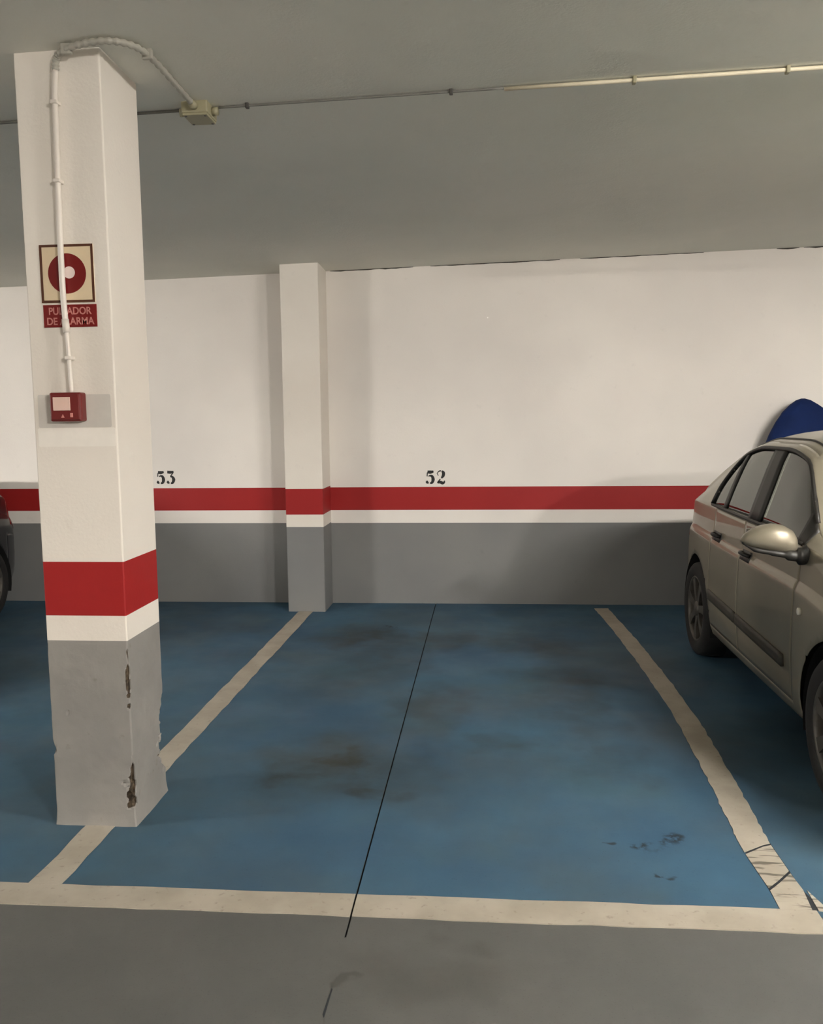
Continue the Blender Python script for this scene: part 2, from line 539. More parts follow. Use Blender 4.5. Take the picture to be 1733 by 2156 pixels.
# ------------------------------------------------------------------ stencilled bay numbers
def stroke(path, widths, n=7):
    """variable width stroke -> list of quads in 2-D"""
    P = smooth_curve([(x, y, 0) for x, y in path], n)
    m = len(P)
    W = np.interp(np.linspace(0, len(widths) - 1, m), range(len(widths)), widths)
    out = []
    for i, p in enumerate(P):
        d = (P[min(i + 1, m - 1)] - P[max(i - 1, 0)]).normalized()
        nn = Vector((-d.y, d.x, 0))
        out.append((p + nn * W[i] / 2, p - nn * W[i] / 2))
    return out
DIG = {
    '5': [([(.26, .90), (.55, .88), (.84, .93)], [.16, .20, .10]),
          ([(.25, .86), (.22, .56)], [.06, .06]),
          ([(.36, .56), (.50, .62), (.70, .55), (.79, .33), (.70, .11), (.50, .03)], [.05, .08, .18, .26, .18, .06]),
          ([(.14, .20), (.22, .12), (.36, .04)], [.14, .18, .06])],
    '2': [([(.18, .70), (.24, .74)], [.20, .20]),
          ([(.20, .84), (.38, .96), (.54, .97)], [.05, .06, .06]),
          ([(.60, .96), (.76, .82), (.74, .62), (.56, .42)], [.08, .24, .22, .08]),
          ([(.48, .36), (.30, .20), (.18, .06)], [.06, .06, .06]),
          ([(.20, .08), (.45, .12), (.66, .05), (.84, .10), (.86, .24)], [.10, .18, .18, .12, .04])],
    '3': [([(.18, .92), (.50, .90), (.82, .94)], [.16, .18, .10]),
          ([(.78, .88), (.48, .58)], [.06, .06]),
          ([(.46, .56), (.66, .54), (.80, .34), (.70, .11), (.50, .03)], [.05, .14, .26, .18, .06]),
          ([(.14, .20), (.22, .12), (.36, .04)], [.14, .18, .06])],
    '1': [([(.50, .96), (.50, .04)], [.22, .22]), ([(.26, .84), (.44, .94)], [.06, .06]), ([(.26, .03), (.74, .03)], [.06, .06])],
}
def bay_number(text, x0, x1, z0, z1):
    h = z1 - z0
    adv = (x1 - x0) / len(text)
    mb = MB()
    ya, yb = YW - 0.0012, YW + 0.004
    for k, ch in enumerate(text):
        for path, wd in DIG[ch]:
            q = stroke([(x * 1.0, y) for x, y in path], [w_ * 1.2 + 0.02 for w_ in wd])
            vv = []
            for a, b in q:
                for v in (a, b):
                    for yy in (ya, yb):
                        vv.append((x0 + adv * k + v.x * adv * 0.98, yy, z0 + v.y * h))
            ff = []
            for i in range(len(q) - 1):
                a = i * 4; b = a + 4
                ff += [(a, a + 2, b + 2, b), (a + 1, b + 1, b + 3, a + 3), (a, b, b + 1, a + 1), (a + 2, a + 3, b + 3, b + 2)]
            e = (len(q) - 1) * 4
            ff += [(0, 1, 3, 2), (e, e + 2, e + 3, e + 1)]
            mb.add(vv, ff)
    o = mb.build('bay_number', M['black_paint'], wall_back)
    o['label'] = 'black stencilled number ' + text
bay_number('53', -2.635, -2.470, 0.960, 1.062)
bay_number('52', -0.478, -0.312, 0.950, 1.052)
bay_number('51', 1.783, 1.948, 0.942, 1.044)

# ================================================================== PILLARS
def pillar(name, x0, x1, y0, y1, zs, label, chips=None, cat='pillar'):
    zg, zw, zr = zs
    cx, cy = (x0 + x1) / 2, (y0 + y1) / 2
    root = empty(name, (cx, cy, 0))
    tag(root, label, cat)
    poly = [(x - cx, y - cy) for x, y in round_rect(x0, x1, y0, y1, 0.006)]
    top = ceil_z(cx, cy)
    def seg(nm, z0, z1, mat, flat_top=True):
        n = len(poly)
        vv = [(x, y, z0) for x, y in poly] + [(x, y, z1 if flat_top else ceil_z(cx + x, cy + y) + 0.004) for x, y in poly]
        ff = [tuple(range(n))[::-1], tuple(range(n, 2 * n))] + [(i, (i + 1) % n, n + (i + 1) % n, n + i) for i in range(n)]
        return mesh_obj(nm, vv, ff, mat, root)
    seg('shaft', zr, top, M['white_pillar'], False)
    seg('red_band', zw, zr, M['red'])
    seg('white_band', zg, zw, M['white_pillar'])
    if not chips:
        seg('grey_base', 0.0, zg, M['grey'])
        return root
    # dense grey base with knocked-off edges
    w, d = (x1 - x0) / 2, (y1 - y0) / 2
    ring = []
    rr = round_rect(-w, w, -d, d, 0.006, 4)
    for i in range(len(rr)):
        a, b = rr[i], rr[(i + 1) % len(rr)]
        n = max(1, int(math.dist(a, b) / 0.008))
        for k in range(n):
            ring.append((a[0] + (b[0] - a[0]) * k / n, a[1] + (b[1] - a[1]) * k / n))
    nz = int(zg / 0.007)
    from mathutils import noise as mn
    vv, chipv = [], []
    for j_ in range(nz + 1):
        z = zg * j_ / nz
        for x, y in ring:
            dep = 0.0
            for (px, py, zc, rz, rh, depth) in chips:
                hd = math.hypot(x - px, y - py)
                e = mn.noise(Vector((x * 55 + zc * 9, y * 55, z * 38))) * 0.75
                t = 1 - math.sqrt((hd / rh) ** 2 + ((z - zc) / rz) ** 2) + e
                if t > 0 and hd < rh * 1.8:
                    dep = max(dep, min(1, t * 2.2) * depth)
            swell = 0.0
            if z < 0.06:
                swell = (0.06 - z) ** 2 * 2.0
            dirn = Vector((-x, -y)).normalized()
            jit = mn.noise(Vector((x * 30, y * 30, z * 30))) * 0.0012
            s = dep - swell + jit
            if z > zg - 0.01: s = 0
            vv.append((x + dirn.x * s, y + dirn.y * s, z))
            chipv.append(min(1.0, dep / 0.012))
    n = len(ring)
    ff = [(j_ * n + i, j_ * n + (i + 1) % n, (j_ + 1) * n + (i + 1) % n, (j_ + 1) * n + i) for j_ in range(nz) for i in range(n)]
    ff += [tuple(range(n))[::-1], tuple(range(nz * n, nz * n + n))]
    o = mesh_obj('grey_base', vv, ff, M['grey_pillar'], root)
    at = o.data.attributes.new('chip', 'FLOAT', 'POINT')
    at.data.foreach_set('value', chipv)
    o['label'] = 'grey painted base with knocked-off corners'
    return root

PX0, PX1, PY0, PY1 = -1.5575, -1.262, 2.881, 3.187
hw, hd = (PX1 - PX0) / 2, (PY1 - PY0) / 2
chips = [  # local corner x, y, z centre, z radius, horizontal radius, depth
    (hw, -hd, 0.565, 0.045, 0.009, 0.012), (hw, -hd, 0.525, 0.030, 0.013, 0.014), (hw, -hd, 0.485, 0.016, 0.011, 0.012), (hw, -hd, 0.445, 0.012, 0.009, 0.010),
    (hw, -hd, 0.62, 0.05, 0.005, 0.007),
    (hw + 0.004, -hd, 0.205, 0.055, 0.012, 0.015), (hw, -hd, 0.155, 0.045, 0.018, 0.020), (hw - 0.006, -hd, 0.105, 0.045, 0.019, 0.018),
    (hw - 0.03, -hd, 0.165, 0.008, 0.022, 0.006),
    (hw, hd, 0.29, 0.07, 0.040, 0.034), (hw, hd, 0.20, 0.09, 0.060, 0.050), (hw, hd, 0.135, 0.045, 0.045, 0.034), (hw, hd, 0.36, 0.035, 0.018, 0.012),
    (-hw, -hd, 0.29, 0.025, 0.014, 0.008), (-hw + 0.06, -hd, 0.415, 0.012, 0.005, 0.004),
]
main_pillar = pillar('pillar', PX0, PX1, PY0, PY1, (0.685, 0.775, 0.967),
                     'near square pillar with red band, chipped grey base and alarm sign', chips)
back_pilaster = pillar('pilaster', -1.508, -1.222, 6.375, YW, (0.652, 0.746, 0.940),
                       'white pilaster with red band against the back wall', None, 'pilaster')
# repainted patches round the alarm call point
cx, cy = (PX0 + PX1) / 2, (PY0 + PY1) / 2
def front_patch(x0, x1, z0, z1, mat, name, th):
    poly = [(x - cx, z) for x, z in round_rect(x0, x1, z0, z1, 0.006, 2)]
    n = len(poly)
    vv = [(x, PY0 - cy - th, z) for x, z in poly] + [(x, PY0 - cy + 0.002, z) for x, z in poly]
    ff = [tuple(range(n)), tuple(range(n, 2 * n))[::-1]] + [(i, (i + 1) % n, n + (i + 1) % n, n + i) for i in range(n)]
    mesh_obj(name, vv, ff, mat, main_pillar)
front_patch(-1.540, -1.280, 1.435, 1.548, M['patch'], 'paint_patch', 0.0006)
front_patch(-1.545, -1.268, 1.370, 1.434, M['patch_light'], 'paint_patch', 0.0008)

# ================================================================== ALARM SIGN
SY = PY0
sgn = empty('alarm_sign', (-1.409, SY, 1.91))
tag(sgn, 'fire alarm sign with red disc and red text strip on the near pillar', 'sign')
def plate(x0, x1, z0, z1, ya, yb, mat, name, parent, o=(-1.409, SY, 1.91)):
    return MB().box(x0 - o[0], x1 - o[0], SY - yb - o[1], SY - ya - o[1], z0 - o[2], z1 - o[2]).build(name, mat, parent)
def disc(cx_, cz_, r, ya, yb, mat, name, parent, o=(-1.409, SY, 1.91), r2=None):
    n = 40
    vv = [(cx_ - o[0] + r * math.cos(2 * math.pi * k / n), -y, cz_ - o[2] + (r2 or r) * math.sin(2 * math.pi * k / n)) for y in (yb, ya) for k in range(n)]
    ff = [tuple(range(n)), tuple(range(n, 2 * n))[::-1]] + [(k, (k + 1) % n, n + (k + 1) % n, n + k) for k in range(n)]
    return mesh_obj(name, vv, ff, mat, parent)
plate(-1.503, -1.316, 1.857, 2.049, 0.0, 0.0030, M['sign_field'], 'backing', sgn)
bd = MB()
for (a, b, c, d) in ((-1.503, -1.316, 2.041, 2.049), (-1.503, -1.316, 1.857, 1.865), (-1.503, -1.495, 1.865, 2.041), (-1.324, -1.316, 1.865, 2.041)):
    bd.box(a + 1.409, b + 1.409, -0.0040, -0.0028, c - 1.91, d - 1.91)
bd.build('border', M['sign_border'], sgn)
dk = disc(-1.4095, 1.953, 0.0665, 0.0028, 0.0040, M['sign_red'], 'disc', sgn)
disc(-1.4015, 1.956, 0.020, 0.0038, 0.0048, M['sign_white'], 'disc_centre', dk)
plate(-1.500, -1.313, 1.775, 1.850, 0.0, 0.0030, M['sign_red'], 'text_strip', sgn)
def text_mesh(body, size, mat, name, parent, loc, width=None):
    cu = bpy.data.curves.new(name, 'FONT')
    cu.body = body
    cu.size = size
    cu.align_x = 'CENTER'
    cu.extrude = 0.0006
    cu.offset = 0.0006
    to = bpy.data.objects.new(name + '_tmp', cu)
    COL.objects.link(to)
    bpy.context.view_layer.update()
    me = bpy.data.meshes.new_from_object(to.evaluated_get(bpy.context.evaluated_depsgraph_get()))
    bpy.data.objects.remove(to, do_unlink=True)
    me.materials.clear()
    me.materials.append(mat)
    xs = [v.co.x for v in me.vertices]
    k = (width / (max(xs) - min(xs))) if width else 1.0
    for v in me.vertices:
        v.co = Vector((v.co.x * k, -v.co.z, v.co.y))
    me.update()
    o = bpy.data.objects.new(name, me)
    COL.objects.link(o)
    o.parent = parent
    o.location = loc
    return o
text_mesh('PULSADOR', 0.034, M['sign_text'], 'lettering', sgn, (0.0025, -0.0036, 1.8175 - 1.91), 0.150)
text_mesh('DE ALARMA', 0.034, M['sign_text'], 'lettering', sgn, (0.0025, -0.0036, 1.7835 - 1.91), 0.166)

# ================================================================== ALARM CALL POINT
cp = empty('alarm_call_point', (-1.4215, SY, 1.505))
tag(cp, 'small red square fire alarm call point on the near pillar', 'alarm button')
MB().bbox(-0.056, 0.056, -0.042, 0.0, -0.049, 0.049, 0.006).build('housing', M['alarm_red'], cp)
MB().bbox(-0.050, 0.050, -0.046, -0.040, -0.043, 0.043, 0.002).build('front_plate', M['alarm_red'], cp)
MB().bbox(-0.040, 0.020, -0.049, -0.045, -0.012, 0.033, 0.0012).build('glass_window', M['alarm_glass'], cp)
mk = MB()
mk.add([(-0.014, -0.0470, -0.036), (-0.002, -0.0470, -0.036), (-0.008, -0.0470, -0.024), (-0.014, -0.0455, -0.036), (-0.002, -0.0455, -0.036), (-0.008, -0.0455, -0.024)],
       [(0, 1, 2), (5, 4, 3), (0, 3, 4, 1), (1, 4, 5, 2), (2, 5, 3, 0)])
mk.build('arrow_mark', M['sign_text'], cp)
MB().bbox(0.018, 0.028, -0.0475, -0.0455, -0.035, -0.020, 0.001).build('test_slot', M['sign_text'], cp)

# ================================================================== CONDUITS AND CABLES
CYD = SY - 0.020
cd = empty('wall_conduit', (-1.41, SY, 1.56))
tag(cd, 'thin white conduit running down the near pillar over the sign', 'conduit')
off = Vector((-1.41, SY, 1.56))
path = smooth_curve([(-1.405, CYD - .004, 1.552), (-1.408, CYD - .004, 1.66), (-1.414, CYD, 1.765), (-1.419, CYD, 1.88), (-1.419, CYD, 2.04), (-1.415, CYD, 2.30),
                     (-1.411, CYD, 2.52), (-1.404, CYD, 2.60)], 6)
lo_, hi_ = [p - off for p in path if p.z < 1.775], [p - off for p in path if p.z >= 1.765]
MB().tube(lo_, 0.0072, 10).build('lower_pipe', M['plastic_white'], cd, True)
MB().tube(hi_, 0.0098, 12).build('upper_pipe', M['plastic_white'], cd, True)
MB().tube([Vector((-1.4135, CYD, 1.755)) - off, Vector((-1.4160, CYD, 1.80)) - off], 0.0118, 12).build('coupling', M['plastic_white'], cd, True)
for zc, xc in ((1.67, -1.4085), (2.25, -1.4155), (2.50, -1.4115)):
    MB().bbox(xc - 0.012 - off.x, xc + 0.012 - off.x, -0.034, 0.0, zc - 0.006 - off.z, zc + 0.006 - off.z, 0.003).build('clip', M['plastic_white'], cd)
zc0 = ceil_z(-1.3, 2.85)
fx = empty('flexible_conduit', (-1.30, 2.86, zc0 - 0.02))
tag(fx, 'grey-white flexible conduit bending from pillar top along ceiling to junction box', 'conduit')
fo = Vector((-1.30, 2.86, zc0 - 0.02))
fp = smooth_curve([(-1.404, CYD, 2.60), (-1.398, CYD, 2.638), (-1.36, 2.838, ceil_z(-1.36, 2.84) - .022), (-1.28, 2.815, ceil_z(-1.28, 2.82) - .016), (-1.19, 2.815, ceil_z(-1.19, 2.82) - .015),
                   (-1.13, 2.87, ceil_z(-1.13, 2.87) - .015), (-1.112, 2.98, ceil_z(-1.11, 2.98) - .015), (-1.110, 3.15, ceil_z(-1.11, 3.15) - .015), (-1.110, 3.33, ceil_z(-1.11, 3.33) - .015)], 14)
rr_ = [0.0105 + 0.0014 * (1 if (i // 2) % 2 else -1) for i in range(len(fp))]
MB().tube([p - fo for p in fp], rr_, 12).build('corrugated_pipe', M['plastic_grey'], fx, True)
for i in (30, 78):
    p = fp[i] - fo
    MB().bbox(p.x - 0.018, p.x + 0.018, p.y - 0.008, p.y + 0.008, p.z - 0.016, p.z + 0.018, 0.004).build('clip', M['plastic_grey'], fx)

jb = empty('junction_box', (-1.108, 3.42, ceil_z(-1.108, 3.42)))
tag(jb, 'small beige junction box on the ceiling behind the near pillar', 'junction box')
MB().bbox(-0.052, 0.052, -0.062, 0.062, -0.042, 0.004, 0.006).build('body', M['jbox'], jb)
MB().bbox(-0.048, 0.048, -0.058, 0.058, -0.050, -0.040, 0.003).build('lid', M['jbox'], jb)
for sx in (-1, 1):
    for sy in (-1, 1):
        MB().tube([(sx * 0.038, sy * 0.046, -0.047), (sx * 0.038, sy * 0.046, -0.052)], 0.005, 8).build('screw', M['clip'], jb)
for nm, a, b in (('gland', (-0.05, 0, -0.02), (-0.075, 0, -0.02)), ('gland', (0.05, 0, -0.02), (0.075, 0, -0.02)), ('gland', (0, -0.06, -0.018), (0, -0.088, -0.018))):
    MB().tube([a, b], 0.016, 10).build(nm, M['jbox'], jb, True)

CYL = 3.42
def ceiling_run(name, x0, x1, r, mat, clips, label, cat, clipmat=None):
    clipmat = clipmat or M['clip']
    o = Vector(((x0 + x1) / 2, CYL, ceil_z((x0 + x1) / 2, CYL)))
    root = empty(name, o)
    tag(root, label, cat)
    n = 24
    pts = [Vector((x0 + (x1 - x0) * k / n, CYL, ceil_z(x0 + (x1 - x0) * k / n, CYL) - r - 0.004)) - o for k in range(n + 1)]
    MB().tube(pts, r, 10).build('pipe', mat, root, True)
    for x in clips:
        z = ceil_z(x, CYL) - o.z
        MB().bbox(x - 0.007 - o.x, x + 0.007 - o.x, -r - 0.006, r + 0.006, z - 2 * r - 0.010, z + 0.002, 0.003).build('clip', clipmat, root)
    return root
ceiling_run('ceiling_conduit', 0.07, 8.6, 0.0075, M['plastic_cream'], [0.55, 1.10, 1.9, 2.9, 4.0, 5.2, 6.5, 7.8], 'long cream conduit crossing the ceiling to the right', 'conduit', M['jbox'])
ceiling_run('ceiling_cable', -1.03, 0.068, 0.0045, M['cable_grey'], [-0.917, -0.13], 'thin grey cable on ceiling right of the junction box', 'cable')
ceiling_run('ceiling_cable', -9.0, -1.185, 0.006, M['cable_grey'], [-1.6, -2.6, -4.0], 'grey cable on ceiling passing behind the near pillar leftward', 'cable')

# ================================================================== LAMPS (fluorescent battens of the aisle)
def batten(x, y, rz, strength, label):
    z = ceil_z(x, y)
    root = empty('ceiling_lamp', (x, y, z), rz)
    tag(root, label, 'lamp', 'fluorescent battens over the aisle')
    MB().bbox(-0.66, 0.66, -0.07, 0.07, -0.075, 0.015, 0.008).build('housing', M['fixture'], root)
    em = emission('tube_light', strength)
    for s in (-1, 1):
        t = MB().tube([(-0.60, s * 0.045, -0.098), (0.60, s * 0.045, -0.098)], 0.014, 12).build('tube', em, root, True)
        for e in (-1, 1):
            MB().tube([(e * 0.60, s * 0.045, -0.098), (e * 0.625, s * 0.045, -0.098)], 0.016, 12).build('tube_cap', M['fixture'], t, True)
    for e in (-1, 1):
        MB().bbox(e * 0.635 - 0.012, e * 0.635 + 0.012, -0.065, 0.065, -0.118, -0.07, 0.004).build('lamp_holder', M['fixture'], root)
    return root
batten(*LAMPS[0], 'fluorescent ceiling lamp near the silver car bonnet')
batten(*LAMPS[1], 'fluorescent ceiling lamp near the dark car bonnet')
batten(*LAMPS[2], 'fluorescent ceiling lamp across the aisle behind the camera')

# ================================================================== CARS
def pchip(xs, ys, x):
    xs = np.asarray(xs, float); ys = np.asarray(ys, float)
    h = np.diff(xs); d = np.diff(ys) / h
    m = np.zeros(len(xs))
    for i in range(1, len(xs) - 1):
        if d[i - 1] * d[i] > 0:
            w1 = 2 * h[i] + h[i - 1]; w2 = h[i] + 2 * h[i - 1]
            m[i] = (w1 + w2) / (w1 / d[i - 1] + w2 / d[i])
    m[0], m[-1] = d[0], d[-1]
    i = int(np.clip(np.searchsorted(xs, x) - 1, 0, len(h) - 1))
    t = (min(max(x, xs[0]), xs[-1]) - xs[i]) / h[i]
    return ((1 + 2 * t) * (1 - t) ** 2 * ys[i] + t * (1 - t) ** 2 * h[i] * m[i] + t * t * (3 - 2 * t) * ys[i + 1] + t * t * (t - 1) * h[i] * m[i + 1])

# car length runs along s: nose 2.48, tail 5.96 (car stands nose towards the aisle); a = half width, z = height
S0, S1 = 2.48, 5.96
WS = [2.48, 2.51, 2.58, 2.70, 2.88, 3.10, 3.50, 4.20, 5.00, 5.35, 5.60, 5.76, 5.87, 5.93, 5.96]
WA = [.500, .580, .660, .730, .780, .810, .822, .825, .822, .810, .785, .750, .700, .640, .580]
ZLS = [2.48, 2.52, 2.60, 2.80, 3.10, 5.20, 5.60, 5.85, 5.93, 5.96]
ZLA = [.330, .270, .225, .200, .185, .185, .205, .240, .280, .330]
#            s     r8(a,z)        r9             r10            r11            r12            r13 z
UP = [
    (2.48, (.46, .560), (.43, .575), (.40, .582), (.36, .588), (.18, .598), .602),
    (2.52, (.55, .620), (.52, .635), (.48, .645), (.43, .652), (.22, .668), .672),
    (2.62, (.64, .690), (.60, .706), (.56, .718), (.50, .728), (.26, .745), .750),
    (2.85, (.72, .770), (.68, .787), (.64, .800), (.58, .810), (.30, .832), .838),
    (3.10, (.755, .838), (.72, .855), (.68, .867), (.62, .877), (.33, .900), .906),
    (3.38, (.775, .895), (.745, .910), (.715, .920), (.665, .928), (.38, .948), .954),
    (3.56, (.785, .917), (.762, .935), (.735, .950), (.690, .962), (.42, .985), .990),
    (3.745, (.787, .922), (.748, 1.010), (.708, 1.098), (.662, 1.128), (.42, 1.170), 1.180),
    (3.92, (.787, .925), (.733, 1.085), (.677, 1.232), (.628, 1.275), (.40, 1.325), 1.338),
    (4.20, (.787, .925), (.728, 1.100), (.668, 1.268), (.615, 1.315), (.40, 1.370), 1.384),
    (4.55, (.787, .927), (.728, 1.100), (.664, 1.264), (.610, 1.314), (.40, 1.368), 1.382),
    (4.85, (.786, .930), (.728, 1.088), (.664, 1.222), (.610, 1.278), (.40, 1.332), 1.346),
    (5.10, (.784, .935), (.734, 1.050), (.678, 1.140), (.622, 1.205), (.40, 1.262), 1.276),
    (5.35, (.778, .935), (.738, 1.000), (.694, 1.052), (.645, 1.110), (.41, 1.168), 1.182),
    (5.55, (.765, .925), (.735, .955), (.700, .985), (.662, 1.015), (.42, 1.065), 1.078),
    (5.68, (.735, .900), (.714, .918), (.690, .932), (.655, .945), (.42, .972), .980),
    (5.80, (.690, .850), (.672, .866), (.650, .876), (.615, .884), (.38, .900), .905),
    (5.90, (.600, .765), (.580, .778), (.555, .786), (.520, .792), (.30, .802), .806),
    (5.96, (.520, .640), (.500, .650), (.475, .656), (.440, .660), (.24, .668), .670),
]
US = [u[0] for u in UP]
TP = [0, .035, .10, .18, .36, .58, .745, .775, .80, .90, 1.0]
FP = [.88, .955, .978, .990, 1.0, 1.0, .994, .985, .972, .963, .953]
_uc = {}
def upper_ctrl(s):
    k = round(s, 5)
    if k not in _uc:
        c = []
        for r in range(1, 6):
            c.append((pchip(US, [u[r][0] for u in UP], s), pchip(US, [u[r][1] for u in UP], s)))
        c.append((0.0, pchip(US, [u[6] for u in UP], s)))
        _uc[k] = c
    return _uc[k]
def surf_up(s, v):
    """v: 0 belt .. 2 window top .. 3 roof rail .. 5 centre line"""
    c = upper_ctrl(s)
    i = int(min(max(math.floor(v), 0), 4)); t = v - i
    def P(k):
        if k < 0: return (2 * c[0][0] - c[1][0], 2 * c[0][1] - c[1][1])
        if k > 5: return (-c[4][0], c[4][1])
        return c[k]
    p0, p1, p2, p3 = P(i - 1), P(i), P(i + 1), P(i + 2)
    return tuple(0.5 * (2 * p1[k] + (p2[k] - p0[k]) * t + (2 * p0[k] - 5 * p1[k] + 4 * p2[k] - p3[k]) * t * t + (3 * p1[k] - p0[k] - 3 * p2[k] + p3[k]) * t ** 3) for k in (0, 1))
_lc = {}
def surf_lo(s, t):
    """t: 0 sill .. 1 belt"""
    k = round(s, 5)
    if k not in _lc:
        _lc[k] = (pchip(WS, WA, s), pchip(ZLS, ZLA, s), upper_ctrl(s)[0])
    w, zl, b = _lc[k]
    f = float(np.interp(t, TP, FP))
    a = w * f
    if t > .7:                                     # blend into the belt point
        q = (t - .7) / .3
        a = a * (1 - q) + (a + (b[0] - w * FP[-1])) * q
    return a, zl + (b[1] - zl) * t
def pt(s, v, side, off=0.0):
    """point on the body, v<0: lower body (t = v + 1), v>=0: upper; side -1 / +1; off: outward offset"""
    f = (lambda S, V: surf_lo(S, V + 1) if V < 0 else surf_up(S, V))
    a, z = f(s, v)
    if off:
        e = 0.012
        a1, z1 = f(min(s + e, S1), v); a0, z0 = f(max(s - e, S0), v)
        v1 = v + 0.03; v0 = v - 0.03
        if v < 0: v1 = min(v1, -1e-4)
        else: v0 = max(v0, 0.0)
        if v < 0 : v0 = max(v0, -1.0)
        v1 = min(v1, 5.0)
        b1, y1 = f(s, v1); b0, y0 = f(s, v0)
        ds = Vector((a1 - a0, min(s + e, S1) - max(s - e, S0), z1 - z0))
        dv = Vector((b1 - b0, 0, y1 - y0))
        n = ds.cross(dv)
        if n.length > 1e-12:
            n.normalize()
            if n.x * 0.6 + n.z * 0.4 < 0: n = -n
            a += n.x * off; z += n.z * off; s += n.y * off
    return (side * a, s, z)

RW, FW, AR, TR = 5.30, 3.19, 0.335, 0.285          # axles, arch radius, tyre radius
WZ = TR
COLS = sorted(set([round(x, 4) for x in np.arange(2.56, 5.90, 0.02)] +
                  [2.48, 2.485, 2.495, 2.51, 2.53, 5.905, 5.92, 5.935, 5.947, 5.955, 5.96] +
                  [3.6175, 3.6225, 4.3975, 4.4025, 4.9575, 4.9625]))
GAPS = [(3.6175, 3.6225), (4.3975, 4.4025), (4.9575, 4.9625)]
ROWS_LO = sorted(set([round(x, 4) for x in np.linspace(0, 1, 37)] + [.035, .745, .775, .80]))
ROWS = [t - 1 for t in ROWS_LO[:-1]] + [round(x, 4) for x in np.linspace(0, 5, 41)]
V_LO, V_HI = 0.10, 2.22

def win_top(s):
    if s <= 4.78: return V_HI
    q = min(1.0, (s - 4.78) / 0.30)
    return V_LO + (V_HI - V_LO) * math.sqrt(max(0.0, 1 - q ** 2.2))
SIDE_PANES = [(3.68, 4.215), (4.385, 4.800), (4.845, 5.075)]
def in_window(s, v):
    for a, b in SIDE_PANES:
        if a < s < b and V_LO < v < win_top(s): return True
    if v > 3.15 and 3.57 < s < 3.90: return True
    if v > 3.25 and 5.02 < s < 5.50: return True
    return False

